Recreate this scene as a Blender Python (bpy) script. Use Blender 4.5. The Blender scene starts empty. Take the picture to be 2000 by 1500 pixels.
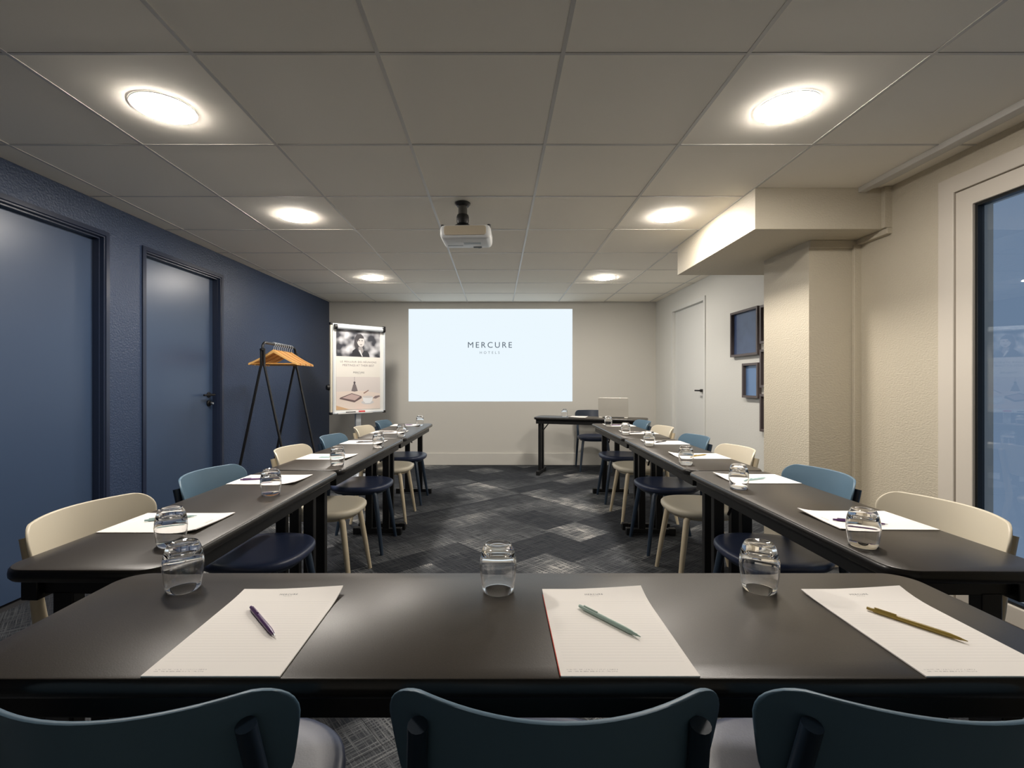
import bpy, math, random
from mathutils import Vector, Matrix

random.seed(7)
S = bpy.context.scene
COL = S.collection
PI = math.pi

# ------------------------------------------------------------------ camera, world, exposure
FPX, CX, CY, CAMH = 933.0, 970.0, 747.0, 1.19          # focal length (px), principal point, eye height
cam_data = bpy.data.cameras.new('camera')
cam_data.sensor_width = 36.0
cam_data.lens = FPX / 2000 * 36
cam_data.shift_x = (1000 - CX) / 2000
cam_data.shift_y = (CY - 750) / 2000
cam_data.clip_start = 0.02
cam = bpy.data.objects.new('camera', cam_data)
COL.objects.link(cam)
cam.location = (0, 0, CAMH)
cam.rotation_euler = (PI / 2, 0, 0)
S.camera = cam
S.view_settings.view_transform = 'Standard'
S.view_settings.look = 'None'
S.view_settings.gamma = 1
S.view_settings.use_curve_mapping = False
S.view_settings.exposure = 0.0
LAMP = 200.0           # radiance of the ceiling downlights
PROJ = 1.0             # radiance of the projected picture
SKY = 0.42            # dusk outside the window
S.cycles.use_denoising = True
S.cycles.max_bounces = 14
S.cycles.diffuse_bounces = 6
S.cycles.glossy_bounces = 5
S.cycles.transmission_bounces = 12
S.cycles.sample_clamp_indirect = 6

w = bpy.data.worlds.new('dusk')
S.world = w
w.use_nodes = True
w.node_tree.nodes['Background'].inputs[0].default_value = (0.44, 0.60, 0.86, 1)
w.node_tree.nodes['Background'].inputs[1].default_value = SKY


# ------------------------------------------------------------------ materials
def lin(c):
    out = []
    for v in c:
        v /= 255.0
        out.append(v / 12.92 if v <= 0.04045 else ((v + 0.055) / 1.055) ** 2.4)
    return (*out, 1.0)


def node(nt, kind, **kw):
    n = nt.nodes.new(kind)
    for k, v in kw.items():
        setattr(n, k, v)
    return n


def mat(name, rgb, rough=0.5, metal=0.0, bump=0.0, bscale=80.0, bdist=0.002, var=0.0, vscale=6.0, coat=0.0, spec=0.5, stretch=None):
    m = bpy.data.materials.new(name)
    m.use_nodes = True
    nt = m.node_tree
    b = nt.nodes['Principled BSDF']
    b.inputs['Base Color'].default_value = lin(rgb)
    b.inputs['Roughness'].default_value = rough
    b.inputs['Metallic'].default_value = metal
    b.inputs['Specular IOR Level'].default_value = spec
    b.inputs['Coat Weight'].default_value = coat
    if bump or var:
        tc = node(nt, 'ShaderNodeTexCoord')
        src = tc.outputs['Object']
        if stretch:
            mp = node(nt, 'ShaderNodeMapping')
            mp.inputs['Scale'].default_value = stretch
            nt.links.new(src, mp.inputs[0])
            src = mp.outputs[0]
    if bump:
        nz = node(nt, 'ShaderNodeTexNoise')
        nz.inputs['Scale'].default_value = bscale
        nz.inputs['Detail'].default_value = 3
        nt.links.new(src, nz.inputs['Vector'])
        bp = node(nt, 'ShaderNodeBump')
        bp.inputs['Strength'].default_value = bump
        bp.inputs['Distance'].default_value = bdist
        nt.links.new(nz.outputs['Fac'], bp.inputs['Height'])
        nt.links.new(bp.outputs[0], b.inputs['Normal'])
    if var:
        n2 = node(nt, 'ShaderNodeTexNoise')
        n2.inputs['Scale'].default_value = vscale
        n2.inputs['Detail'].default_value = 4
        nt.links.new(src, n2.inputs['Vector'])
        cr = node(nt, 'ShaderNodeValToRGB')
        c = lin(rgb)
        cr.color_ramp.elements[0].position = 0.3
        cr.color_ramp.elements[1].position = 0.7
        cr.color_ramp.elements[0].color = tuple(max(0, x * (1 - var)) for x in c[:3]) + (1,)
        cr.color_ramp.elements[1].color = tuple(min(1, x * (1 + var)) for x in c[:3]) + (1,)
        nt.links.new(n2.outputs['Fac'], cr.inputs[0])
        nt.links.new(cr.outputs[0], b.inputs['Base Color'])
    return m


def emit(name, rgb, strength):
    m = bpy.data.materials.new(name)
    m.use_nodes = True
    nt = m.node_tree
    nt.nodes.clear()
    o = node(nt, 'ShaderNodeOutputMaterial')
    e = node(nt, 'ShaderNodeEmission')
    e.inputs[0].default_value = lin(rgb)
    e.inputs[1].default_value = strength
    nt.links.new(e.outputs[0], o.inputs[0])
    return m


def glass_mat(name, rgb=(255, 255, 255), ior=1.48, rough=0.0):
    m = bpy.data.materials.new(name)
    m.use_nodes = True
    b = m.node_tree.nodes['Principled BSDF']
    b.inputs['Base Color'].default_value = lin(rgb)
    b.inputs['Roughness'].default_value = rough
    b.inputs['Transmission Weight'].default_value = 1.0
    b.inputs['IOR'].default_value = ior
    return m


def carpet_mat():
    m = bpy.data.materials.new('woven carpet')
    m.use_nodes = True
    nt = m.node_tree
    L = nt.links.new
    b = nt.nodes['Principled BSDF']
    b.inputs['Roughness'].default_value = 0.95
    b.inputs['Specular IOR Level'].default_value = 0.15
    geo = node(nt, 'ShaderNodeNewGeometry')
    rot = node(nt, 'ShaderNodeMapping')
    rot.inputs['Rotation'].default_value = (0, 0, -CARPET_ANGLE)
    L(geo.outputs['Position'], rot.inputs[0])

    def noise(scale3, sc=1.0, det=2.0):
        mp = node(nt, 'ShaderNodeMapping')
        mp.inputs['Scale'].default_value = scale3
        L(rot.outputs[0], mp.inputs[0])
        n = node(nt, 'ShaderNodeTexNoise')
        n.inputs['Scale'].default_value = sc
        n.inputs['Detail'].default_value = det
        L(mp.outputs[0], n.inputs['Vector'])
        return n.outputs['Fac']

    def ramp(v, a, c):
        r = node(nt, 'ShaderNodeMapRange', clamp=True)
        r.inputs[1].default_value = a
        r.inputs[2].default_value = c
        L(v, r.inputs[0])
        return r.outputs[0]

    def math_(op, a, c):
        n = node(nt, 'ShaderNodeMath', operation=op)
        for i, v in enumerate((a, c)):
            if isinstance(v, (int, float)):
                n.inputs[i].default_value = v
            else:
                L(v, n.inputs[i])
        return n.outputs[0]

    def cell(sx, sy, off):
        mp = node(nt, 'ShaderNodeMapping')
        mp.inputs['Scale'].default_value = (1 / sx, 1 / sy, 0)
        mp.inputs['Location'].default_value = (off, off * 1.7, 0)
        L(rot.outputs[0], mp.inputs[0])
        fl = node(nt, 'ShaderNodeVectorMath', operation='FLOOR')
        L(mp.outputs[0], fl.inputs[0])
        wn = node(nt, 'ShaderNodeTexWhiteNoise', noise_dimensions='3D')
        L(fl.outputs[0], wn.inputs['Vector'])
        return wn.outputs['Value']

    c1 = ramp(cell(0.36, 0.36, 0.31), 0.62, 1.0)
    c2 = ramp(cell(0.72, 0.27, 0.13), 0.55, 1.0)
    cloud = ramp(noise((1.6, 1.6, 1), 1.0, 3), 0.36, 0.66)
    tone = math_('MAXIMUM', math_('MULTIPLY', c1, cloud), math_('MULTIPLY', math_('MULTIPLY', c2, cloud), 0.6))
    t1 = ramp(noise((5, 150, 1), 1.0, 2), 0.46, 0.66)
    t2 = ramp(noise((150, 5, 1), 1.0, 2), 0.46, 0.66)
    fine = ramp(noise((260, 260, 1), 1.0, 1), 0.35, 0.7)
    thr = math_('MAXIMUM', t1, t2)
    thr = math_('MULTIPLY', thr, math_('ADD', math_('MULTIPLY', fine, 0.5), 0.5))
    lum = math_('MULTIPLY', thr, math_('ADD', math_('MULTIPLY', tone, 0.85), 0.16))
    lum = math_('ADD', lum, math_('MULTIPLY', tone, 0.18))
    cr = node(nt, 'ShaderNodeValToRGB')
    el = cr.color_ramp.elements
    el[0].color = lin(CARPET_DARK)
    el[1].color = lin(CARPET_LIGHT)
    e = el.new(0.35)
    e.color = lin(CARPET_MID)
    L(lum, cr.inputs[0])
    L(cr.outputs[0], b.inputs['Base Color'])
    bp = node(nt, 'ShaderNodeBump')
    bp.inputs['Strength'].default_value = 0.5
    bp.inputs['Distance'].default_value = 0.003
    L(thr, bp.inputs['Height'])
    L(bp.outputs[0], b.inputs['Normal'])
    return m


CARPET_ANGLE = math.radians(40)
CARPET_DARK, CARPET_MID, CARPET_LIGHT = (32, 35, 41), (100, 102, 104), (234, 229, 220)

M = {}
M['navy_wall'] = mat('navy paint', (47, 62, 89), 0.40, bump=0.75, bscale=82, bdist=0.006)
M['navy_door'] = mat('navy door lacquer', (60, 77, 104), 0.32)
M['navy_trim'] = mat('navy gloss trim', (36, 45, 66), 0.3)
M['beige_wall'] = mat('beige textured paint', (200, 191, 172), 0.6, bump=0.7, bscale=72, bdist=0.0055, stretch=(1, 1, 1.7))
M['back_wall'] = mat('greige paint', (208, 205, 197), 0.6, bump=0.15, bscale=90)
M['pale_wall'] = mat('wall paint paled for light', (216, 215, 209), 0.6, bump=0.3, bscale=80, bdist=0.003)  # paled so the far wall section carries projection light in its colour
M['white_door'] = mat('off white door paint', (216, 216, 212), 0.45)
M['white_frame'] = mat('white window lacquer', (214, 206, 194), 0.35)
M['tile'] = mat('mineral ceiling tile', (248, 242, 229), 0.85, bump=0.12, bscale=240, bdist=0.001)
M['rail'] = mat('ceiling rail white metal', (205, 202, 196), 0.35)
M['plenum'] = mat('dark ceiling void', (60, 58, 55), 0.9)
M['carpet'] = carpet_mat()
M['slab'] = mat('floor screed', (30, 30, 32), 0.9)
M['laminate'] = mat('charcoal speckled laminate', (56, 50, 43), 0.36, bump=0.2, bscale=500, bdist=0.0006, var=0.16, vscale=380)
M['edge'] = mat('black plastic edge', (32, 30, 28), 0.27)
M['black_metal'] = mat('black powder coated steel', (14, 14, 15), 0.42)
M['black_plastic'] = mat('black plastic', (16, 16, 17), 0.45)
M['blue_shell'] = mat('steel blue moulded plastic', (88, 116, 136), 0.42)
M['navy_leg'] = mat('navy lacquered metal', (38, 53, 70), 0.4)
M['navy_leather'] = mat('navy leather', (46, 55, 80), 0.38, bump=0.18, bscale=260, bdist=0.001)
M['cream_shell'] = mat('cream moulded plastic', (222, 212, 190), 0.42)
M['cream_leg'] = mat('cream lacquered metal', (206, 192, 164), 0.42)
M['cream_leather'] = mat('greige leather', (212, 204, 184), 0.45, bump=0.15, bscale=260, bdist=0.001)
M['dark_shell'] = mat('dark slate moulded plastic', (40, 50, 66), 0.42)
M['glass'] = glass_mat('drinking glass')
M['pane'] = glass_mat('window glass', (232, 240, 245), 1.5)
M['wood'] = mat('varnished beech', (226, 164, 86), 0.4, var=0.18, vscale=30, stretch=(1, 8, 8))
M['steel'] = mat('bright steel', (190, 190, 192), 0.25, metal=1.0)
M['aluminium'] = mat('brushed aluminium', (214, 220, 226), 0.35, metal=0.3)
M['silver'] = mat('silver laptop shell', (206, 202, 192), 0.42, metal=0.2)
M['white_plastic'] = mat('white plastic', (222, 222, 220), 0.4)
M['grey_print'] = mat('grey print', (120, 128, 132), 0.6)
M['ink'] = mat('dark ink', (52, 60, 70), 0.7)
M['pale_ink'] = mat('pale ink', (120, 124, 128), 0.7)
M['pad_ink'] = mat('letterhead grey ink', (92, 92, 96), 0.7)
M['white_board'] = mat('white enamel board', (226, 226, 222), 0.3)
M['poster'] = mat('poster paper', (226, 222, 214), 0.5)
M['red'] = mat('red plastic', (200, 70, 70), 0.45)
M['red_edge'] = mat('red pad glue', (210, 66, 40), 0.6)
M['lamp'] = emit('downlight diffuser', (255, 247, 237), LAMP)
M['picture_frame'] = mat('dark walnut frame', (88, 78, 76), 0.35)
M['print_dark'] = mat('night blue print', (66, 80, 112), 0.12, var=0.12, vscale=9)
M['print_blue'] = mat('sky blue print', (98, 128, 170), 0.2)
M['gasket'] = mat('black rubber gasket', (18, 20, 22), 0.4)
M['olive_bar'] = mat('olive strip', (92, 98, 84), 0.5)
for nm, c in (('purple', (84, 44, 104)), ('sage', (164, 188, 178)), ('olive', (160, 136, 64)), ('teal', (176, 206, 206)), ('charcoal', (60, 56, 58))):
    M['pen_' + nm] = mat(nm + ' pen barrel', c, 0.3)


def paper_mat():
    m = mat('ruled paper', (252, 247, 241), 0.7)
    nt = m.node_tree
    L = nt.links.new
    b = nt.nodes['Principled BSDF']
    tc = node(nt, 'ShaderNodeTexCoord')
    sp = node(nt, 'ShaderNodeSeparateXYZ')
    L(tc.outputs['Object'], sp.inputs[0])

    def math_(op, a, c):
        n = node(nt, 'ShaderNodeMath', operation=op)
        for i, v in enumerate((a, c)):
            if isinstance(v, (int, float)):
                n.inputs[i].default_value = v
            else:
                L(v, n.inputs[i])
        return n.outputs[0]
    fr = math_('FRACT', math_('MULTIPLY', sp.outputs[1], 1 / 0.0085), 0)
    line = math_('LESS_THAN', fr, 0.11)
    band = math_('MULTIPLY', math_('LESS_THAN', sp.outputs[1], 0.10), math_('GREATER_THAN', sp.outputs[1], -0.118))
    inx = math_('LESS_THAN', math_('ABSOLUTE', sp.outputs[0], 0), 0.096)
    fac = math_('MULTIPLY', math_('MULTIPLY', line, math_('MULTIPLY', band, inx)), 0.16)
    # two lines of tiny print at the foot of the sheet
    nz = node(nt, 'ShaderNodeTexNoise')
    nz.inputs['Scale'].default_value = 420
    L(tc.outputs['Object'], nz.inputs['Vector'])
    dash = math_('GREATER_THAN', nz.outputs['Fac'], 0.5)
    r1 = math_('LESS_THAN', math_('ABSOLUTE', math_('ADD', sp.outputs[1], 0.132), 0), 0.0010)
    r2 = math_('LESS_THAN', math_('ABSOLUTE', math_('ADD', sp.outputs[1], 0.137), 0), 0.0010)
    fx = math_('MULTIPLY', math_('LESS_THAN', sp.outputs[0], -0.015), math_('GREATER_THAN', sp.outputs[0], -0.094))
    foot = math_('MULTIPLY', math_('MULTIPLY', math_('ADD', r1, r2), dash), math_('MULTIPLY', fx, 0.5))
    mx = node(nt, 'ShaderNodeMix', data_type='RGBA')
    L(math_('ADD', fac, foot), mx.inputs['Factor'])
    mx.inputs['A'].default_value = lin((252, 247, 241))
    mx.inputs['B'].default_value = lin((110, 108, 110))
    L(mx.outputs['Result'], b.inputs['Base Color'])
    return m


M['paper'] = paper_mat()


# ------------------------------------------------------------------ mesh helpers
class MB:
    def __init__(self):
        self.v, self.f = [], []

    def add(self, vs, fs):
        o = len(self.v)
        self.v += [tuple(p) for p in vs]
        self.f += [tuple(i + o for i in f) for f in fs]
        return self

    def box(self, x0, x1, y0, y1, z0, z1):
        vs = [(x0, y0, z0), (x1, y0, z0), (x1, y1, z0), (x0, y1, z0), (x0, y0, z1), (x1, y0, z1), (x1, y1, z1), (x0, y1, z1)]
        return self.add(vs, [(0, 3, 2, 1), (4, 5, 6, 7), (0, 1, 5, 4), (1, 2, 6, 5), (2, 3, 7, 6), (3, 0, 4, 7)])

    def loft(self, rings, cap0=True, cap1=True, closed=True):
        n = len(rings[0])
        vs = [p for r in rings for p in r]
        fs = []
        for i in range(len(rings) - 1):
            for j in range(n if closed else n - 1):
                k = (j + 1) % n
                fs.append((i * n + j, i * n + k, (i + 1) * n + k, (i + 1) * n + j))
        if cap0:
            fs.append(tuple(range(n))[::-1])
        if cap1:
            fs.append(tuple((len(rings) - 1) * n + j for j in range(n)))
        return self.add(vs, fs)

    def lathe(self, prof, n=24, cap=True, c=(0, 0, 0)):
        rings = [[(c[0] + r * math.cos(2 * PI * j / n), c[1] + r * math.sin(2 * PI * j / n), c[2] + z) for j in range(n)] for r, z in prof]
        return self.loft(rings, cap, cap)

    def tube(self, pts, rad, n=10, squash=None):
        pts = [Vector(p) for p in pts]
        rads = rad if isinstance(rad, (list, tuple)) else [rad] * len(pts)
        rings = []
        prev = None
        for i, p in enumerate(pts):
            t = (pts[min(i + 1, len(pts) - 1)] - pts[max(i - 1, 0)]).normalized()
            if prev is None:
                a = Vector((0, 0, 1)) if abs(t.z) < 0.9 else Vector((1, 0, 0))
                u = t.cross(a).normalized()
            else:
                u = (prev - t * prev.dot(t)).normalized()
            prev = u
            q = t.cross(u)
            rings.append([p + (u * math.cos(2 * PI * j / n) + q * math.sin(2 * PI * j / n)) * rads[i] for j in range(n)])
        return self.loft(rings)

    def frame(self, x0, x1, z0, z1, wd, y0, y1):
        """a rectangular ring in the XZ plane, wd wide, from y0 to y1 deep"""
        o = [(x0, z0), (x1, z0), (x1, z1), (x0, z1)]
        i = [(x0 + wd, z0 + wd), (x1 - wd, z0 + wd), (x1 - wd, z1 - wd), (x0 + wd, z1 - wd)]
        vs = [(a, y0, b) for a, b in o] + [(a, y0, b) for a, b in i] + [(a, y1, b) for a, b in i] + [(a, y1, b) for a, b in o]
        fs = []
        for k in range(4):
            n = (k + 1) % 4
            for r in range(4):
                s = (r + 1) % 4
                fs.append((r * 4 + k, r * 4 + n, s * 4 + n, s * 4 + k))
        return self.add(vs, fs)

    def xf(self, mtx):
        self.v = [tuple(mtx @ Vector(p)) for p in self.v]
        return self

    def mesh(self, name, m, smooth=40):
        me = bpy.data.meshes.new(name)
        me.from_pydata(self.v, [], self.f)
        me.update()
        if smooth:
            me.polygons.foreach_set('use_smooth', [True] * len(me.polygons))
            me.set_sharp_from_angle(angle=math.radians(smooth))
        if m:
            me.materials.append(m)
        # consistent outward normals
        import bmesh
        bm = bmesh.new()
        bm.from_mesh(me)
        bmesh.ops.recalc_face_normals(bm, faces=bm.faces)
        bm.to_mesh(me)
        bm.free()
        return me

    def build(self, name, m, parent=None, smooth=40, bevel=0.0, seg=2):
        o = bpy.data.objects.new(name, self.mesh(name, m, smooth))
        COL.objects.link(o)
        if parent:
            o.parent = parent
        if bevel:
            b = o.modifiers.new('soft_edges', 'BEVEL')
            b.width = bevel
            b.segments = seg
            b.limit_method = 'ANGLE'
            b.angle_limit = math.radians(50)
        return o


def tag(o, label=None, cat=None, group=None, kind=None):
    if label:
        o['label'] = label
    if cat:
        o['category'] = cat
    if group:
        o['group'] = group
    if kind:
        o['kind'] = kind
    return o


def empty(name, loc=(0, 0, 0), rz=0.0):
    o = bpy.data.objects.new(name, None)
    o.empty_display_size = 0.05
    COL.objects.link(o)
    o.location = loc
    o.rotation_euler = (0, 0, rz)
    return o


def copy_tree(o, parent=None):
    c = o.copy()
    COL.objects.link(c)
    c.parent = parent
    for ch in o.children:
        copy_tree(ch, c)
    return c


def rrect(L, W, r, off=0.0, n=6):
    """rounded rectangle outline, centred, inset by off"""
    hx, hy, r = L / 2 - off, W / 2 - off, max(r - off, 0.001)
    pts = []
    for cx, cy, a0 in ((hx - r, hy - r, 0), (-hx + r, hy - r, PI / 2), (-hx + r, -hy + r, PI), (hx - r, -hy + r, 1.5 * PI)):
        for k in range(n + 1):
            a = a0 + PI / 2 * k / n
            pts.append((cx + r * math.cos(a), cy + r * math.sin(a)))
    return pts


def slab(outline, prof):
    """prof: list of (inset, z); outline: function(inset) -> points"""
    return MB().loft([[(x, y, z) for x, y in outline(off)] for off, z in prof])


def text_mb(body, height, width=None, weight=0.0, align_centre=True):
    """flat lettering in the XY plane, centred on the origin, cap height and width given"""
    cu = bpy.data.curves.new('lettering', 'FONT')
    cu.body = body
    cu.size = 1.0
    cu.offset = weight
    cu.resolution_u = 4

    def ext(sp):
        cu.space_character = sp
        ob = bpy.data.objects.new('lettering', cu)
        me = bpy.data.meshes.new_from_object(ob)
        bpy.data.objects.remove(ob)
        xs = [v.co.x for v in me.vertices]
        ys = [v.co.y for v in me.vertices]
        return me, min(xs), max(xs), min(ys), max(ys)
    me, x0, x1, y0, y1 = ext(1.0)
    k = height / (y1 - y0)
    if width:
        m2, a0, a1, _, _ = ext(2.0)
        d = (a1 - a0) - (x1 - x0)
        sp = 1 + (width / k - (x1 - x0)) / d if d > 1e-6 else 1
        me, x0, x1, y0, y1 = ext(max(sp, 0.7))
        kx = width / (x1 - x0)
    else:
        kx = k
    mb = MB()
    mb.v = [((v.co.x - (x0 + x1) / 2) * kx, (v.co.y - (y0 + y1) / 2) * k, 0) for v in me.vertices]
    mb.f = [tuple(p.vertices) for p in me.polygons]
    bpy.data.curves.remove(cu)
    return mb


def letters(mb, mtx, m, parent, name='letter'):
    """every connected letter of a lettering as a part of its own"""
    par = list(range(len(mb.v)))

    def find(i):
        while par[i] != i:
            par[i] = par[par[i]]
            i = par[i]
        return i
    for f in mb.f:
        for k in f[1:]:
            par[find(k)] = find(f[0])
    groups = {}
    for f in mb.f:
        groups.setdefault(find(f[0]), []).append(f)
    for fs in sorted(groups.values(), key=lambda g: min(mb.v[i][0] for f in g for i in f)):
        ids = sorted({i for f in fs for i in f})
        mp = {i: k for k, i in enumerate(ids)}
        MB().add([mb.v[i] for i in ids], [[mp[i] for i in f] for f in fs]).xf(mtx).build(name, m, parent, smooth=0)


UPRIGHT = Matrix.Rotation(PI / 2, 4, 'X')      # XY lettering -> standing in XZ, read from -Y


def clip_poly(poly, planes):
    for (px, py, nx, ny) in planes:
        out = []
        for i, a in enumerate(poly):
            b = poly[(i + 1) % len(poly)]
            da = (a[0] - px) * nx + (a[1] - py) * ny
            db = (b[0] - px) * nx + (b[1] - py) * ny
            if da <= 0:
                out.append(a)
            if (da < 0) != (db < 0) and abs(da - db) > 1e-12:
                t = da / (da - db)
                out.append((a[0] + (b[0] - a[0]) * t, a[1] + (b[1] - a[1]) * t))
        poly = out
        if len(poly) < 3:
            return []
    return poly


def area(p):
    return 0.5 * abs(sum(p[i][0] * p[(i + 1) % len(p)][1] - p[(i + 1) % len(p)][0] * p[i][1] for i in range(len(p))))


def prism(poly, z0, z1):
    n = len(poly)
    return MB().loft([[(x, y, z0) for x, y in poly], [(x, y, z1) for x, y in poly]])


# ------------------------------------------------------------------ room dimensions
H = 2.35
YB, YR = 6.894, -1.8                                   # back wall, wall behind the viewer
def xl(y): return -2.6376 + 0.03215 * y                # navy wall
def xr(y): return 2.298 + (YB - y) * 0.0091            # beige wall
ROOM = [(xl(YR), YR), (xr(YR), YR), (xr(YB), YB), (xl(YB), YB)]
def planes():
    out = []
    for i in range(4):
        a, b = ROOM[i], ROOM[(i + 1) % 4]
        d = Vector((b[0] - a[0], b[1] - a[1])).normalized()
        out.append((a[0], a[1], d.y, -d.x))
    return out
PL = planes()
TABLE_H = 0.745


# ------------------------------------------------------------------ floor: carpet planks
floor = prism([(x * 1.04, y * 1.02 - 0.02) for x, y in ROOM], -0.10, -0.006).build('floor', M['slab'])
tag(floor, 'charcoal carpet laid in diagonal planks', kind='structure')
ca, sa = math.cos(CARPET_ANGLE), math.sin(CARPET_ANGLE)
PW, PLN, GAP = 0.36, 0.72, 0.0009
for j in range(-30, 31):
    for i in range(-16, 17):
        u0 = i * PLN + (0.36 if j % 2 else 0)
        v0 = j * PW
        q = [(u0 + GAP, v0 + GAP), (u0 + PLN - GAP, v0 + GAP), (u0 + PLN - GAP, v0 + PW - GAP), (u0 + GAP, v0 + PW - GAP)]
        q = [(u * ca - v * sa, u * sa + v * ca) for u, v in q]
        q = clip_poly(q, PL)
        if len(q) >= 3 and area(q) > 0.002:
            prism(q, -0.006, 0.0).build('carpet_plank', M['carpet'], floor, smooth=0)

# ------------------------------------------------------------------ ceiling: tiles and rails
ceil = prism([(x * 1.04, y * 1.02 - 0.02) for x, y in ROOM], H + 0.03, H + 0.12).build('ceiling', M['plenum'])
tag(ceil, 'suspended ceiling of square mineral tiles', kind='structure')
TX, TX0, TY, TY0 = 0.654, -0.42, 0.6475, 1.685
gx = [TX0 + TX * k for k in range(-4, 6)]
gy = [TY0 + TY * k for k in range(-6, 9)]
RW = 0.0065
for a in range(len(gx) - 1):
    for b in range(len(gy) - 1):
        q = [(gx[a] + RW, gy[b] + RW), (gx[a + 1] - RW, gy[b] + RW), (gx[a + 1] - RW, gy[b + 1] - RW), (gx[a] + RW, gy[b + 1] - RW)]
        q = clip_poly(q, PL)
        if len(q) >= 3 and area(q) > 0.004:
            dz = random.uniform(-0.0006, 0.0006)
            prism(q, H + 0.001 + dz, H + 0.016).build('ceiling_tile', M['tile'], ceil, smooth=0)
for x in gx:
    q = clip_poly([(x - 0.0075, YR), (x + 0.0075, YR), (x + 0.0075, YB), (x - 0.0075, YB)], PL)
    if len(q) >= 3:
        prism(q, H - 0.002, H + 0.03).build('ceiling_rail', M['rail'], ceil, smooth=0)
for y in gy:
    if YR < y < YB:
        q = clip_poly([(-4, y - 0.0055), (4, y - 0.0055), (4, y + 0.0055), (-4, y + 0.0055)], PL)
        prism(q, H - 0.0015, H + 0.03).build('ceiling_rail', M['rail'], ceil, smooth=0)


# ------------------------------------------------------------------ walls
def wall(name, p0, p1, thick, openings, m, label):
    """p0->p1 with the room on the left-hand side; openings (t0, t1, z0, z1) along the wall"""
    d = Vector((p1[0] - p0[0], p1[1] - p0[1]))
    Lw = d.length
    mb = MB()
    t = 0.0
    for (a, b, z0, z1) in sorted(openings):
        mb.box(t, a, -thick, 0, -0.05, H + 0.1)
        if z0 > 0:
            mb.box(a, b, -thick, 0, -0.05, z0)
        mb.box(a, b, -thick, 0, z1, H + 0.1)
        t = b
    mb.box(t, Lw, -thick, 0, -0.05, H + 0.1)
    o = mb.build(name, m, smooth=0)
    o.location = (p0[0], p0[1], 0)
    o.rotation_euler = (0, 0, math.atan2(d.y, d.x))
    tag(o, label, kind='structure')
    return o, Lw


# navy wall runs from back to front (room on its left-hand side when walking YB -> YR)
def ty_left(y): return (YB - y) / math.cos(math.atan(0.03215))
D1 = (ty_left(3.122), ty_left(2.165))
D2 = (ty_left(4.354), ty_left(3.4027))
wl, LL = wall('wall_left', (xl(YB), YB), (xl(YR), YR), 0.2,
              [(D2[0] + 0.012, D2[1] - 0.012, 0, 2.16), (D1[0] + 0.012, D1[1] - 0.012, 0, 2.16)], M['navy_wall'],
              'navy blue textured wall with two doors')
def tr(y): return (y - YR) / math.cos(math.atan(0.0091))
YSPLIT = 3.4
D3 = (tr(5.28) - tr(YSPLIT), tr(6.283) - tr(YSPLIT))
W1 = (tr(0.45), tr(2.515))
wr, LR = wall('wall_right', (xr(YR), YR), (xr(YSPLIT), YSPLIT), 0.22,
              [(W1[0] + 0.012, W1[1] - 0.012, 0.02, 2.232)], M['beige_wall'],
              'beige textured wall with window and column')
wr2, _ = wall('wall_alcove', (xr(YSPLIT), YSPLIT), (xr(YB), YB), 0.22,  # same wall past the column, cool projection light put into its colour
              [(D3[0] + 0.012, D3[1] - 0.012, 0, 2.145)], M['pale_wall'], 'wall with projection light in its pale colour, pale door and picture frames')
wb, LB = wall('wall_back', (xr(YB), YB), (xl(YB), YB), 0.2, [], M['back_wall'], 'greige wall behind the projected picture')
wf, LF = wall('wall_front', (xl(YR), YR), (xr(YR), YR), 0.2, [], M['pale_wall'], 'off white wall behind the viewer')


def wall_root(name, wobj, t):
    """an empty on the wall: local x along the wall, +y into the room"""
    r = empty(name)
    ang = wobj.rotation_euler.z
    r.location = (wobj.location.x + t * math.cos(ang), wobj.location.y + t * math.sin(ang), 0)
    r.rotation_euler = (0, 0, ang)
    return r


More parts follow.
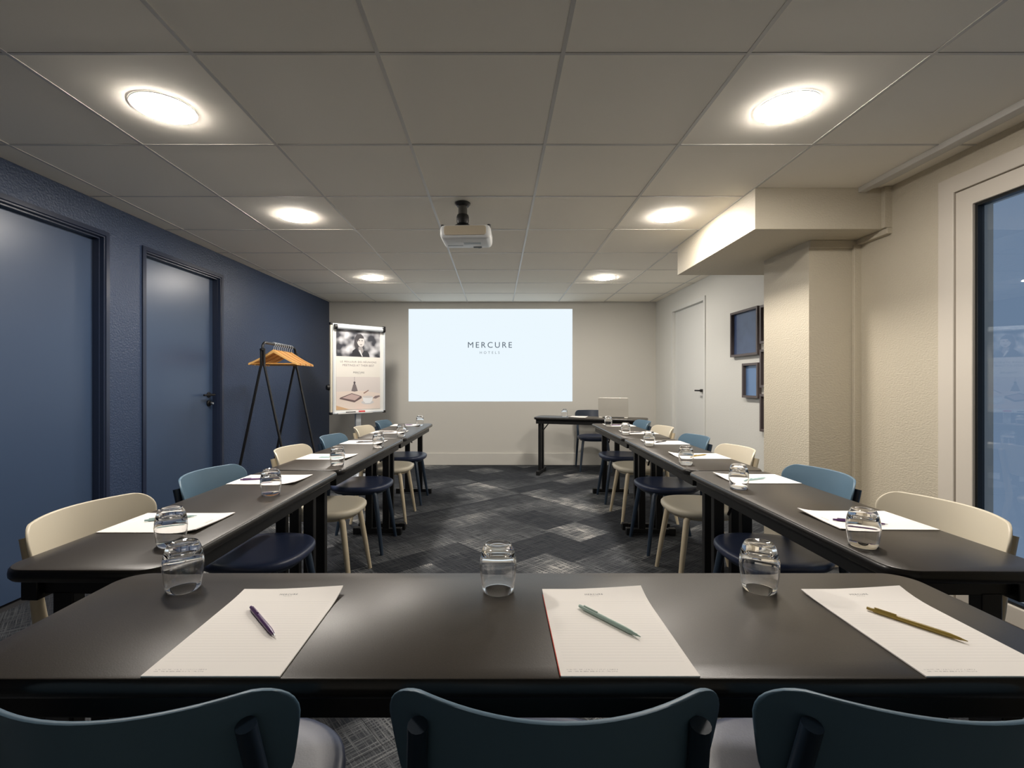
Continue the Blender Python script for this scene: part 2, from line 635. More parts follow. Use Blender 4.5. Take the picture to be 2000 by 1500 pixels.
# navy doors: casing, recessed leaf, hardware
def navy_door(name, wobj, t0, t1, label, handle):
    r = wall_root(name, wobj, t0)
    wd, top = t1 - t0, 2.167
    # casing: profile swept round three sides (jamb, head, jamb)
    def ring(off, y):
        return [(off, y, 0.001), (off, y, top - off), (wd - off, y, top - off), (wd - off, y, 0.001)]
    prof = [(0, -0.05), (0, 0.010), (0.028, 0.012), (0.032, 0.004), (0.040, 0.004), (0.044, -0.018), (0.052, -0.018), (0.054, -0.075), (0.012, -0.075)]
    rings = [ring(a, b) for a, b in prof]
    mb = MB()
    n = len(prof)
    vs = [p for rg in rings for p in rg]
    fs = []
    for i in range(n):
        k = (i + 1) % n
        for j in range(3):
            fs.append((i * 4 + j, i * 4 + j + 1, k * 4 + j + 1, k * 4 + j))
    fs.append(tuple(i * 4 for i in range(n)))
    fs.append(tuple(i * 4 + 3 for i in range(n)))
    mb.add(vs, fs).build('casing', M['navy_trim'], r, smooth=30)
    MB().box(0.050, wd - 0.050, -0.10, -0.060, 0.008, top - 0.050).build('door_leaf', M['navy_door'], r, bevel=0.002)
    MB().box(0.014, wd - 0.014, -0.19, -0.12, 0.0, top - 0.016).build('backing', M['navy_trim'], r)
    if handle:
        hz = 1.19 - 24 * 4.27 / 933
        hx = 0.112
        h = MB().lathe([(0.0, 0), (0.025, 0), (0.025, 0.008), (0.011, 0.010), (0.011, 0.045)], 20).xf(
            Matrix.Translation((hx, -0.060, hz)) @ Matrix.Rotation(-PI / 2, 4, 'X')).build('door_handle', M['black_plastic'], r)
        MB().tube([(hx - 0.012, -0.012, hz), (hx + 0.03, -0.012, hz), (hx + 0.13, -0.014, hz)], [0.010, 0.0095, 0.008], 12).build('lever', M['black_plastic'], h)
        k = MB().lathe([(0.0, 0), (0.027, 0), (0.027, 0.010), (0.017, 0.014), (0.017, 0.03), (0, 0.03)], 20).xf(
            Matrix.Translation((hx, -0.060, hz - 0.075)) @ Matrix.Rotation(-PI / 2, 4, 'X')).build('lock_rosette', M['black_metal'], r)
        MB().lathe([(0.0, 0.028), (0.011, 0.028), (0.011, 0.042), (0.008, 0.045), (0, 0.045)], 16).xf(
            Matrix.Translation((hx, -0.060, hz - 0.075)) @ Matrix.Rotation(-PI / 2, 4, 'X')).build('lock_cylinder', M['steel'], k)
    tag(r, label, kind='structure')
    return r


navy_door('door_1', wl, D1[0], D1[1], 'navy flush door cut by the edge of the picture', False)
navy_door('door_2', wl, D2[0], D2[1], 'navy flush door with black lever handle', True)

# pale door by the back corner
r = wall_root('door_3', wr2, D3[0])
wd, top = D3[1] - D3[0], 2.153
MB().frame(0, wd, 0.002, top, 0.045, -0.06, 0.012).build('casing', M['white_door'], r, smooth=0)
MB().box(0.045, wd - 0.045, -0.07, -0.028, 0.006, top - 0.045).build('door_leaf', M['white_door'], r, bevel=0.002)
MB().box(0.02, wd - 0.02, -0.2, -0.1, 0.0, top - 0.02).build('backing', M['white_door'], r)
hz = 1.19 - 16 * 5.37 / 933
h = MB().box(0.085, 0.165, -0.028, -0.004, hz - 0.016, hz + 0.016).build('door_handle', M['black_plastic'], r, bevel=0.003)
MB().tube([(0.10, -0.005, hz), (0.10, 0.03, hz), (0.11, 0.035, hz), (0.2, 0.035, hz)], 0.009, 10).build('lever', M['black_plastic'], h)
MB().box(0.094, 0.116, -0.028, -0.024, hz - 0.11, hz - 0.07).build('keyhole_plate', M['steel'], r, bevel=0.002)
tag(r, 'pale grey flush door by the back corner', kind='structure')

# window
r = wall_root('window_1', wr, W1[0])
wd, top = W1[1] - W1[0], 2.24
MB().frame(0, wd, 0.004, top, 0.085, -0.12, 0.016).build('casing', M['white_frame'], r, smooth=0, bevel=0.004)
MB().frame(0.09, wd - 0.09, 0.094, top - 0.09, 0.085, -0.10, 0.010).build('sash', M['white_frame'], r, smooth=0, bevel=0.004)
MB().frame(0.172, wd - 0.172, 0.176, top - 0.172, 0.016, -0.040, -0.004).build('gasket', M['gasket'], r, smooth=0)
MB().box(0.184, wd - 0.184, -0.034, -0.028, 0.184, top - 0.184).build('window_pane', M['pane'], r, smooth=0)
MB().box(wd - 0.372, wd - 0.36, -0.060, -0.046, 0.15, top - 0.19).build('olive_strip', M['olive_bar'], r, smooth=0)  # thin upright olive strip just outside the pane
tag(r, 'tall white framed window with bluish dusk outside', kind='structure')

# boxed soffit, column, trunking, ceiling trim, baseboards
sx0, sy0, sy1, sz = 1.5415, 2.848, 4.07, 2.105
o = prism([(sx0, sy0), (xr(sy0) + 0.02, sy0), (xr(sy1) + 0.02, sy1), (sx0, sy1)], sz, H + 0.02).build('trim_1', M['beige_wall'], smooth=0)
tag(o, 'boxed beige soffit under the ceiling', kind='structure')
o = prism([(2.014, 3.08), (xr(3.08) + 0.02, 3.08), (xr(3.6) + 0.02, 3.6), (2.014, 3.6)], 0, sz).build('wall_column', M['beige_wall'], smooth=0)
tag(o, 'square beige column under the soffit', kind='structure')
o = MB().box(2.155, 2.200, YR, sy0, H - 0.028, H + 0.002).build('trim_2', M['rail'], smooth=0, bevel=0.003)
tag(o, 'white ceiling edge trim running to the soffit', kind='structure')
o = MB().box(2.200, 2.236, YR, sy0 - 0.03, H - 0.016, H + 0.002).build('trim_3', M['rail'], smooth=0, bevel=0.003)
tag(o, 'thin white second strip beside the ceiling edge trim', kind='structure')
tk = MB().box(xr(sy0) - 0.045, xr(sy0) + 0.01, sy0 - 0.028, sy0, sz, H).build('trim_4', M['beige_wall'], smooth=0, bevel=0.003)
tag(tk, 'painted cable trunking around soffit and column', kind='structure')
MB().box(xr(sy0) - 0.03, xr(3.0) + 0.01, sy0 - 0.028, 3.08, sz - 0.035, sz - 0.0005).build('trunking_run', M['beige_wall'], tk, smooth=0, bevel=0.003)
MB().box(xr(3.08) - 0.045, xr(3.08) + 0.01, 3.055, 3.08, 0.0, sz - 0.035).build('trunking_drop', M['beige_wall'], tk, smooth=0, bevel=0.003)
o = MB().box(2.014, xr(3.08), 3.068, 3.08, sz - 0.05, sz - 0.0005).build('trim_5', M['beige_wall'], smooth=0, bevel=0.003)
tag(o, 'narrow bead where column meets soffit', kind='structure')
o = MB().box(xl(YB) + 0.001, xr(YB) - 0.001, YB - 0.016, YB, 0, 0.172).build('baseboard_back', M['back_wall'], smooth=0, bevel=0.004)
tag(o, 'tall painted baseboard under the projected picture', kind='structure')
o = MB().box(xr(5.0) - 0.017, xr(5.0) + 0.01, 3.6, 5.26, 0, 0.12).build('baseboard_right', M['pale_wall'], smooth=0, bevel=0.004)
tag(o, 'painted baseboard below the picture frames', kind='structure')

# ------------------------------------------------------------------ downlights
ORD = ['first', 'second', 'third', 'fourth', 'fifth', 'sixth', 'seventh', 'eighth', 'ninth', 'tenth']
dl = None
for side, pts in (('navy wall', ((-1.4066, 2.022), (-1.40, 3.335), (-1.376, 5.29))), ('beige wall', ((1.2245, 2.015), (1.206, 3.33), (1.188, 5.28)))):
    for k, (x, y) in enumerate(pts):
        if dl is None:
            c = empty('ceiling_downlight')
            MB().lathe([(0.1165, -0.0005), (0.1225, -0.0005), (0.1215, -0.0035), (0.1165, -0.004)], 40, cap=False).build('trim_ring', M['white_plastic'], c)
            MB().lathe([(0.116, 0.0), (0.116, -0.0045), (0.112, -0.0075), (0.100, -0.0105), (0.07, -0.013), (0.001, -0.014)], 40).build('diffuser', M['lamp'], c)
            dl = c
        else:
            c = copy_tree(dl)
        c.location = (x, y, H)
        tag(c, f'round lit ceiling downlight, {ORD[k]} from the front table in the row along the {side}', 'ceiling light', 'round ceiling downlights')

# ------------------------------------------------------------------ projected picture
PX0, PX1, PZ0, PZ1 = -1.270, 1.093, 0.9165, 2.2497
r = empty('projected_image', ((PX0 + PX1) / 2, YB - 0.001, 0))
MB().box((PX0 - PX1) / 2, (PX1 - PX0) / 2, -0.002, 0, PZ0, PZ1).build('lit_area', emit('projected light', (236, 248, 255), PROJ), r, smooth=0)
ink = emit('projected dark lettering', (84, 96, 108), PROJ * 0.95)
ink2 = emit('projected grey lettering', (138, 148, 156), PROJ * 0.95)
cxp = (PX0 + PX1) / 2
letters(text_mb('MERCURE', 0.083, 0.634), Matrix.Translation((-0.096 - cxp, -0.004, 1.19 + 73.3 * YB / 933)) @ UPRIGHT, ink, r)
letters(text_mb('HOTELS', 0.036, 0.285), Matrix.Translation((-0.100 - cxp, -0.004, 1.19 + 58.3 * YB / 933)) @ UPRIGHT, ink2, r)
tag(r, 'bright projected slide on the back wall with a hotel name', 'projection')

# ------------------------------------------------------------------ tables
def make_table(L, W):
    r = empty('seminar_table')
    ol = lambda off: rrect(L, W, 0.065, off, 7)
    T = TABLE_H
    slab(ol, [(0.006, T - 0.006), (0.006, T - 0.0008), (0.0075, T)]).build('table_top', M['laminate'], r)
    slab(ol, [(0.016, T - 0.031), (0.006, T - 0.030), (0.001, T - 0.024), (0.0, T - 0.015), (0.0015, T - 0.006), (0.0055, T - 0.0012), (0.0068, T - 0.003), (0.02, T - 0.0055)]).build('edge_band', M['edge'], r)
    for s in (-1, 1):
        y = s * (W / 2 - 0.062)
        MB().box(-L / 2 + 0.03, L / 2 - 0.03, y - 0.021, y + 0.021, T - 0.085, T - 0.031).build('side_rail', M['black_metal'], r, bevel=0.003)
    for e in (-1, 1):
        xx = e * (L / 2 - 0.062)
        leg = MB().box(xx - 0.016, xx + 0.016, -W / 2 + 0.085, W / 2 - 0.085, T - 0.075, T - 0.04).build('leg', M['black_metal'], r, bevel=0.002)
        for s in (-1, 1):
            MB().box(xx - 0.018, xx + 0.018, s * 0.068 - 0.025, s * 0.068 + 0.025, 0.045, T - 0.07).build('post', M['black_metal'], leg, bevel=0.003)
            y = s * (W / 2 - 0.075)
        ft = MB().box(xx - 0.020, xx + 0.020, -W / 2 + 0.012, W / 2 - 0.012, 0.012, 0.05).build('foot_bar', M['black_metal'], leg, bevel=0.004)
        for s in (-1, 1):
            MB().box(xx - 0.023, xx + 0.023, s * (W / 2 - 0.035) - 0.025, s * (W / 2 - 0.035) + 0.025, 0.0, 0.054).build('foot_cap', M['black_plastic'], leg, bevel=0.004)
        MB().tube([(xx - e * 0.01, 0.02, T - 0.20), (xx - e * 0.12, 0.02, T - 0.06)], 0.007, 8).build('brace', M['black_metal'], leg)
    return r


def table_world(root, loc_xy, rz, label):
    root.location = (loc_xy[0], loc_xy[1], 0)
    root.rotation_euler = (0, 0, rz)
    tag(root, label, 'table', 'black seminar tables')


TW = 0.40
ft = make_table(1.815, 0.41)
table_world(ft, (0.0465, 0.712 + 0.205), 0.0, 'wide charcoal table across the front with three notepads on it')

# inner edge points (x, y) of the table rows
LROW = [((-0.797, 1.125), (-0.787, 2.412)), ((-0.783, 2.418), (-0.731, 3.802)), ((-0.729, 3.808), (-0.688, 5.19))]
RROW = [((0.940, 1.125), (0.953, 2.405)), ((0.963, 2.418), (1.004, 3.802)), ((1.004, 3.808), (1.0235, 5.19))]
TT = {}
protos = {}
for side, rows in (('navy wall', LROW), ('beige wall', RROW)):
    for k, (a, b) in enumerate(rows):
        d = Vector((b[0] - a[0], b[1] - a[1]))
        Lt = round(d.length - 0.002, 3)
        ang = math.atan2(d.y, d.x)
        s = -1 if side == 'navy wall' else 1
        nrm = Vector((d.y, -d.x)).normalized() * s          # outward from the inner edge
        c = Vector(((a[0] + b[0]) / 2, (a[1] + b[1]) / 2)) + nrm * TW / 2
        key = round(Lt, 2)
        if key not in protos:
            protos[key] = make_table(Lt, TW)
            t = protos[key]
        else:
            t = copy_tree(protos[key])
        table_world(t, c, ang, f'narrow charcoal table, {ORD[k]} from the front in the row along the {side}')
        TT[side, k] = (Vector(a), d.normalized(), nrm)

# presenter table
pt = make_table(1.40, TW)
PTC, PTR = Vector((1.19, 6.08)), math.radians(-19)
table_world(pt, PTC, PTR, 'dark table with laptop, standing alone before the back wall')


# ------------------------------------------------------------------ chairs
def sgnpow(v, p):
    return math.copysign(abs(v) ** p, v)


def make_chair(label_kind, shell, legm, seatm):
    r = empty('chair')
    SH, a, b = 0.452, 0.222, 0.222

    def outline(k):
        pts = []
        for j in range(44):
            t = 2 * PI * j / 44
            x = a * sgnpow(math.cos(t), 2 / 2.5)
            y = b * sgnpow(math.sin(t), 2 / 2.3)
            x *= 1 + 0.07 * (y / b)
            pts.append((x * k, y * k))
        return pts
    prof = [(0.3, -0.034), (0.75, -0.033), (0.92, -0.030), (0.975, -0.022), (1.0, -0.008), (0.995, 0.003), (0.965, 0.0105), (0.90, 0.0135), (0.75, 0.0115), (0.5, 0.008), (0.2, 0.006)]
    MB().loft([[(x, y, SH + z + 0.012 * max(0, -y / b - 0.55) * (1 if z > 0 else 0)) for x, y in outline(k)] for k, z in prof]).build('seat', seatm, r, smooth=80)
    MB().loft([[(x, y, SH + z) for x, y in outline(k)] for k, z in ((0.80, -0.033), (0.86, -0.034), (0.84, -0.046), (0.78, -0.047))]).build('seat_shell', legm, r)
    # front legs
    for s in (-1, 1):
        MB().tube([(s * 0.150, 0.130, SH - 0.030), (s * 0.162, 0.145, 0.40), (s * 0.184, 0.175, 0.20), (s * 0.205, 0.203, 0.0)], [0.0175, 0.0175, 0.0155, 0.0115], 14).build('leg', legm, r)
    # rear legs that run up behind the backrest
    for s in (-1, 1):
        pts, rad = [], []
        for z, x, y, rr in ((0.0, 0.213, -0.262, 0.0115), (0.2, 0.205, -0.218, 0.0150), (0.40, 0.198, -0.178, 0.0172), (0.47, 0.194, -0.174, 0.0172), (0.56, 0.197, -0.188, 0.0160), (0.62, 0.194, -0.2000, 0.0145), (0.69, 0.191, -0.2175, 0.0140), (0.762, 0.187, -0.2365, 0.0135)):
            pts.append((s * x, y, z))
            rad.append(rr)
        MB().tube(pts, rad, 14).build('leg', legm, r)
    # curved backrest shell
    z0, z1, sag, half = 0.605, 0.800, 1.80, 0.240
    rows, cols = 22, 28
    front, back = [], []
    for i in range(rows + 1):
        v = 0.5 - 0.5 * math.cos(PI * i / rows)
        z = z0 + (z1 - z0) * v
        hw = half - 0.030 * (1 - v) ** 1.5
        rt, rb = 0.062, 0.06
        if z > z1 - rt:
            q = (z - (z1 - rt)) / rt
            hw -= rt * (1 - math.sqrt(max(0, 1 - q * q)))
        if z < z0 + rb:
            q = (z0 + rb - z) / rb
            hw -= rb * (1 - math.sqrt(max(0, 1 - q * q)))
        fr, bk = [], []
        for j in range(cols + 1):
            x = hw * math.sin(PI / 2 * (2 * j / cols - 1)) if True else 0
            yc = -0.242 - 0.225 * (z - z0) + sag * x * x - 1.5 * x ** 4
            th = 0.0038 if 0 < i < rows and 0 < j < cols else 0.0016
            tilt = 2 * sag * x
            nx, ny = -tilt / math.hypot(1, tilt), 1 / math.hypot(1, tilt)
            fr.append((x + nx * th, yc + ny * th, z))
            bk.append((x - nx * th, yc - ny * th, z))
        front.append(fr)
        back.append(bk)
    n = cols + 1
    mb = MB()
    vs = [p for rw in front for p in rw] + [p for rw in back for p in rw]
    off = (rows + 1) * n
    fs = []
    for i in range(rows):
        for j in range(cols):
            fs.append((i * n + j, i * n + j + 1, (i + 1) * n + j + 1, (i + 1) * n + j))
            fs.append((off + i * n + j, off + (i + 1) * n + j, off + (i + 1) * n + j + 1, off + i * n + j + 1))
        fs.append((i * n, (i + 1) * n, off + (i + 1) * n, off + i * n))
        fs.append((i * n + cols, off + i * n + cols, off + (i + 1) * n + cols, (i + 1) * n + cols))
    for j in range(cols):
        fs.append((j, off + j, off + j + 1, j + 1))
        fs.append((rows * n + j, rows * n + j + 1, off + rows * n + j + 1, off + rows * n + j))
    mb.add(vs, fs).build('backrest', shell, r, smooth=75)
    return r


blue = make_chair('blue', M['blue_shell'], M['navy_leg'], M['navy_leather'])
cream = make_chair('cream', M['cream_shell'], M['cream_leg'], M['cream_leather'])
used = set()


def place_chair(proto, x, y, rz, label, group, scale=1.0):
    o = proto if proto.name not in used else copy_tree(proto)
    used.add(proto.name)
    o.location = (x, y, 0)
    o.rotation_euler = (0, 0, rz)
    o.scale = (scale,) * 3
    tag(o, label, 'chair', group)
    return o


LCH = [(-1.060, 1.50), (-1.045, 2.100), (-1.015, 2.86), (-0.990, 3.50), (-0.962, 4.22), (-0.932, 4.83)]
RCH = [(1.212, 1.53), (1.210, 2.100), (1.232, 2.88), (1.240, 3.485), (1.258, 4.22), (1.268, 4.86)]
for k, (x, y) in enumerate(LCH):
    p = cream if k % 2 == 0 else blue
    place_chair(p, x, y, -PI / 2 + random.uniform(-0.02, 0.03),
                f'{"cream" if k % 2 == 0 else "blue"} chair at the {ORD[k]} place from the front, row along the navy wall', 'chairs along the table rows')
for k, (x, y) in enumerate(RCH):
    p = cream if k % 2 == 0 else blue
    place_chair(p, x, y, PI / 2 + random.uniform(-0.03, 0.02),
                f'{"cream" if k % 2 == 0 else "blue"} chair at the {ORD[k]} place from the front, row along the beige wall', 'chairs along the table rows')
FCH = [(-0.508, 0.850, 'blue chair with its back to us, below the notepad with the purple pen'),
       (0.081, 0.850, 'blue chair with its back to us, below the notepad with the sage pen'),
       (0.592, 0.850, 'blue chair with its back to us, below the notepad with the olive pen')]
for x, y, lb in FCH:
    place_chair(blue, x, y, 0.0, lb, 'chairs at the front table', 0.98)
dark = make_chair('dark', M['dark_shell'], M['navy_leg'], M['navy_leather'])
place_chair(dark, 1.325, 6.52, PI - 0.06, 'dark slate chair behind the laptop table facing the room', 'chair of the presenter')


# ------------------------------------------------------------------ tumblers, notepads, pens
def make_glass():
    outer = [(0.0315, 0.0), (0.0330, 0.0008), (0.0352, 0.016), (0.0380, 0.034), (0.0395, 0.050), (0.0388, 0.064), (0.0362, 0.079), (0.0325, 0.091), (0.0292, 0.0985), (0.0270, 0.1008), (0.0235, 0.1008), (0.0215, 0.0992), (0.010, 0.0985), (0.0005, 0.0985)]
    inner = [(0.0005, 0.0825), (0.012, 0.0822), (0.022, 0.0805), (0.0285, 0.0765), (0.0325, 0.0715), (0.0358, 0.063), (0.0373, 0.050), (0.0360, 0.034), (0.0333, 0.016), (0.0315, 0.0)]
    n = 48
    prof = outer
    mb = MB()
    rings = [[(rr * math.cos(2 * PI * j / n), rr * math.sin(2 * PI * j / n), z) for j in range(n)] for rr, z in outer + inner[:-1]]
    # outer wall from rim up over the foot, then the inside surface back down to the rim
    no, ni = len(outer), len(inner) - 1
    vs = [p for rg in rings for p in rg]
    fs = []
    for i in list(range(no - 1)) + list(range(no, no + ni - 1)):
        for j in range(n):
            k = (j + 1) % n
            fs.append((i * n + j, i * n + k, (i + 1) * n + k, (i + 1) * n + j))
    fs.append(tuple((no - 1) * n + j for j in range(n)))
    fs.append(tuple(no * n + j for j in range(n))[::-1])
    for j in range(n):
        k = (j + 1) % n
        fs.append(((no + ni - 1) * n + j, (no + ni - 1) * n + k, k, j))
    mb.add(vs, fs)
    return mb.build('drinking_glass', M['glass'], smooth=60)


g0 = make_glass()
gused = False


def put_glass(x, y, label):
    global gused
    o = g0 if not gused else g0.copy()
    if gused:
        COL.objects.link(o)
    gused = True
    o.location = (x, y, TABLE_H + 0.0003)
    tag(o, label, 'glass', 'upturned tumblers')
    return o


def make_pad(name_on_sheet=True):
    r = empty('notepad')
    nx, ny = 12, 16
    Wd, Ln, th = 0.210, 0.297, 0.0022
    top, bot = [], []

    def curl(u, v):
        return 0.012 * max(0, (v - 0.72) / 0.28) ** 2 * max(0, u - 0.30) ** 1.3 + 0.003 * max(0, (v - 0.8) / 0.2) ** 2
    for j in range(ny + 1):
        for i in range(nx + 1):
            u, v = i / nx, j / ny
            c = curl(u, v)
            x, y = (u - 0.5) * Wd, (v - 0.5) * Ln
            top.append((x, y, th + c))
            bot.append((x, y, 0.0002 + c * 0.9))
    n = nx + 1
    off = len(top)
    fs = []
    for j in range(ny):
        for i in range(nx):
            a = j * n + i
            fs.append((a, a + 1, a + n + 1, a + n))
            fs.append((off + a, off + a + n, off + a + n + 1, off + a + 1))
        fs.append((j * n, (j + 1) * n, off + (j + 1) * n, off + j * n))
        fs.append((j * n + nx, off + j * n + nx, off + (j + 1) * n + nx, (j + 1) * n + nx))
    for i in range(nx):
        fs.append((i, off + i, off + i + 1, i + 1))
        fs.append((ny * n + i, ny * n + i + 1, off + ny * n + i + 1, off + ny * n + i))
    MB().add(top + bot, fs).build('sheet', M['paper'], r, smooth=60)
    for body, hgt, wdt, yy in (('MERCURE', 0.0052, 0.037, 0.1245), ('HOTELS', 0.0022, 0.016, 0.1185)):
        t = text_mb(body, hgt, wdt)
        t.v = [(x, y + yy, th + 0.00025 + curl(x / Wd + 0.5, (y + yy) / Ln + 0.5)) for x, y, z in t.v]
        t.build('lettering', M['pad_ink'], r, smooth=0)['kind'] = 'stuff'
    return r


pad0 = make_pad()
pused = False


def put_pad(x, y, rz, label):
    global pused
    o = copy_tree(pad0) if pused else pad0
    pused = True
    o.location = (x, y, TABLE_H + 0.0003)
    o.rotation_euler = (0, 0, rz)
    tag(o, label, 'notepad', 'notepads on the tables')
    return o


def make_pen(col, pencil=True):
    r = empty('pen')
    Rr, L = 0.0042, 0.143
    m = M['pen_' + col]
    X = Matrix.Rotation(PI / 2, 4, 'Y')
    # built along +x, tip at +L/2
    MB().lathe([(0.0, -L / 2 + 0.010), (Rr * 0.9, -L / 2 + 0.010), (Rr, -L / 2 + 0.014), (Rr, L / 2 - 0.030), (Rr * 0.92, L / 2 - 0.022), (0.0022, L / 2 - 0.008), (0.0, L / 2 - 0.008)], 14).xf(X).build('barrel', m, r)
    MB().lathe([(0.0, L / 2 - 0.010), (0.0021, L / 2 - 0.010), (0.0007, L / 2), (0.0, L / 2)], 10).xf(X).build('tip', M['steel'] if not pencil else m, r)
    MB().lathe([(0.0, -L / 2), (0.0028, -L / 2), (0.0031, -L / 2 + 0.002), (0.0031, -L / 2 + 0.012), (0, -L / 2 + 0.012)], 12).xf(X).build('push_button', m, r)
    MB().box(-L / 2 + 0.012, -L / 2 + 0.046, -0.0012, 0.0012, Rr - 0.0004, Rr + 0.0018).build('clip', m, r, bevel=0.0005)
    return r


pens = {}


def put_pen(col, p, q, label, lift=0.0026):
    if col in pens:
        o = copy_tree(pens[col])
    else:
        o = pens[col] = make_pen(col, col != 'purple')
    c = ((p[0] + q[0]) / 2, (p[1] + q[1]) / 2)
    o.location = (c[0], c[1], TABLE_H + lift + 0.0042)
    o.rotation_euler = (0, 0, math.atan2(q[1] - p[1], q[0] - p[0]))
    tag(o, label, 'pen', 'pens on the notepads')
    return o


def on_table(px, py, h=TABLE_H):
    z = (CAMH - h) * FPX / (py - CY)
    return ((px - CX) * z / FPX, z)


# front table
for x, col in ((-0.432, 'purple'), (0.202, 'sage'), (0.7525, 'olive')):
    o = put_pad(x, 0.720 + 0.1485, 0.0, f'white ruled notepad under the {col} pen on the front table')
    if col == 'sage':
        MB().box(-0.1062, -0.1052, -0.147, 0.13, 0.0002, 0.0020).build('glue_edge', M['red_edge'], o, smooth=0)
put_pen('purple', on_table(488, 1190), on_table(540, 1253), 'purple click pen lying on a notepad of the front table')
put_pen('sage', on_table(1128, 1188), on_table(1256, 1254), 'sage green pen lying on the middle notepad of the front table')
put_pen('olive', on_table(1690, 1193), on_table(1895, 1262), 'olive pen lying on a notepad of the front table, window side')
for px, py, lb in ((358, 1150, 'upturned tumbler on the front table beside the purple pen notepad'),
                   (973, 1153, 'upturned tumbler alone in the middle of the front table'),
                   (1483, 1151, 'upturned tumbler on the front table between sage and olive pens')):
    x, y = on_table(px, py)
    put_glass(x, y, lb)

# side rows: notepad centres along the row, tumbler pixels
LPAD = [1.513, 2.182, 2.845, 3.535, 4.26, 4.96]
RPAD = [1.545, 2.205, 2.89, 3.53, 4.22, 4.93]
LGL = [(334, 1064), (529, 966), (659, 908), (739, 874), (784, 852), (820, 831)]
RGL = [(1686, 1066), (1443, 954), (1340, 907), (1268, 870), (1222, 849), (1188, 832)]
LPC = ['teal', 'purple', 'teal', 'charcoal', 'charcoal', 'purple']
RPC = ['purple', 'teal', 'olive', 'charcoal', 'charcoal', 'purple']
LPN = [((-1.12, 1.515), (-0.985, 1.575)), ((-1.155, 2.155), (-1.02, 2.19)), ((-1.04, 2.80), (-0.905, 2.83)), ((-1.03, 3.50), (-0.895, 3.56)), ((-1.04, 4.22), (-0.91, 4.25)), ((-1.00, 4.93), (-0.87, 4.96))]
RPN = [((1.075, 1.53), (1.21, 1.475)), ((1.115, 2.14), (1.24, 2.20)), ((1.16, 2.84), (1.28, 2.91)), ((1.17, 3.50), (1.27, 3.58)), ((1.17, 4.19), (1.29, 4.24)), ((1.16, 4.90), (1.29, 4.94))]
for side, pads, gl, pc, pn, rz in (('navy wall', LPAD, LGL, LPC, LPN, -PI / 2), ('beige wall', RPAD, RGL, RPC, RPN, PI / 2)):
    for k in range(6):
        a, d, nrm = TT[side, k // 2]
        y = pads[k]
        base = a + d * ((y - a.y) / d.y)
        c = base + nrm * (TW - 0.010 - 0.1485)
        ang = math.atan2(d.y, d.x) - PI / 2
        put_pad(c.x, c.y, rz + ang, f'white notepad at the {ORD[k]} place from the front, row along the {side}')
        x, yy = on_table(*gl[k])
        put_glass(x, yy, f'upturned tumbler at the {ORD[k]} place from the front, row along the {side}')
        put_pen(pc[k], pn[k][0], pn[k][1], f'{pc[k]} pen on the {ORD[k]} notepad from the front, row along the {side}')

# presenter's table: notepad, tumbler, laptop
pm = Matrix.Rotation(PTR, 2)
c = PTC + pm @ Vector((-0.155, 0.03))
put_pad(c.x, c.y, PI + PTR, 'white notepad beside the laptop on the far table')
c = PTC + pm @ Vector((-0.335, 0.02))
put_glass(c.x, c.y, 'upturned tumbler on the far laptop table')

c = PTC + pm @ Vector((0.29, 0.03))
lp = empty('laptop', (c.x, c.y, TABLE_H + 0.0003), PTR + PI + 0.05)
slab(lambda off: rrect(0.36, 0.245, 0.015, off), [(0.002, 0.0), (0, 0.003), (0, 0.014), (0.003, 0.017)]).build('base', M['silver'], lp)
lid = slab(lambda off: rrect(0.36, 0.245, 0.012, off), [(0.002, 0.0), (0, 0.002), (0, 0.005), (0.002, 0.007)])
lid.xf(Matrix.Translation((0, 0.118, 0.016)) @ Matrix.Rotation(math.radians(79), 4, 'X') @ Matrix.Translation((0, 0.1225, 0))).build('lid', M['silver'], lp)
slab(lambda off: rrect(0.30, 0.10, 0.004, off), [(0, 0.0168), (0.001, 0.0185)]).xf(Matrix.Translation((0, 0.03, 0))).build('keyboard', M['black_plastic'], lp)
slab(lambda off: rrect(0.10, 0.065, 0.004, off), [(0, 0.0168), (0.0005, 0.0174)]).xf(Matrix.Translation((0, -0.075, 0))).build('touchpad', M['aluminium'], lp)
MB().tube([(-0.13, 0.1215, 0.0135), (0.13, 0.1215, 0.0135)], 0.006, 10).build('hinge', M['black_plastic'], lp)
tag(lp, 'open silver laptop on the far table, lid back towards us', 'laptop')

# ------------------------------------------------------------------ projector
r = empty('ceiling_projector', (-0.219, 3.09, 0))
MB().lathe([(0.0, H - 0.0015), (0.05, H - 0.0015), (0.05, H - 0.008), (0.038, H - 0.022), (0.0, H - 0.022)], 28).build('ceiling_flange', M['black_plastic'], r)
MB().lathe([(0.0, H - 0.02), (0.029, H - 0.02), (0.029, H - 0.085), (0.0, H - 0.085)], 24).build('pole', mat('dark grey painted steel', (78, 76, 72), 0.4), r)
MB().lathe([(0.0, H - 0.078), (0.036, H - 0.078), (0.040, H - 0.09), (0.040, H - 0.118), (0.036, H - 0.135), (0.0, H - 0.135)], 24).build('swivel_joint', M['black_plastic'], r)
zb, zt = CAMH + 0.895, CAMH + 0.978
MB().lathe([(0.0, zt + 0.042), (0.040, zt + 0.042), (0.075, zt + 0.018), (0.095, zt + 0.004), (0.0, zt + 0.004)], 20).build('bracket_spider', M['black_metal'], r)
body = slab(lambda off: rrect(0.318, 0.25, 0.035, off, 6), [(0.030, zb), (0.012, zb + 0.004), (0.004, zb + 0.014), (0, zb + 0.03), (0, zt - 0.02), (0.008, zt - 0.004), (0.025, zt)])
rot = Matrix.Translation((0.028, -0.015, 0)) @ Matrix.Rotation(math.radians(-2.5), 4, 'Z')
b = body.xf(rot).build('body', mat('white projector shell', (240, 242, 242), 0.4), r, smooth=50)
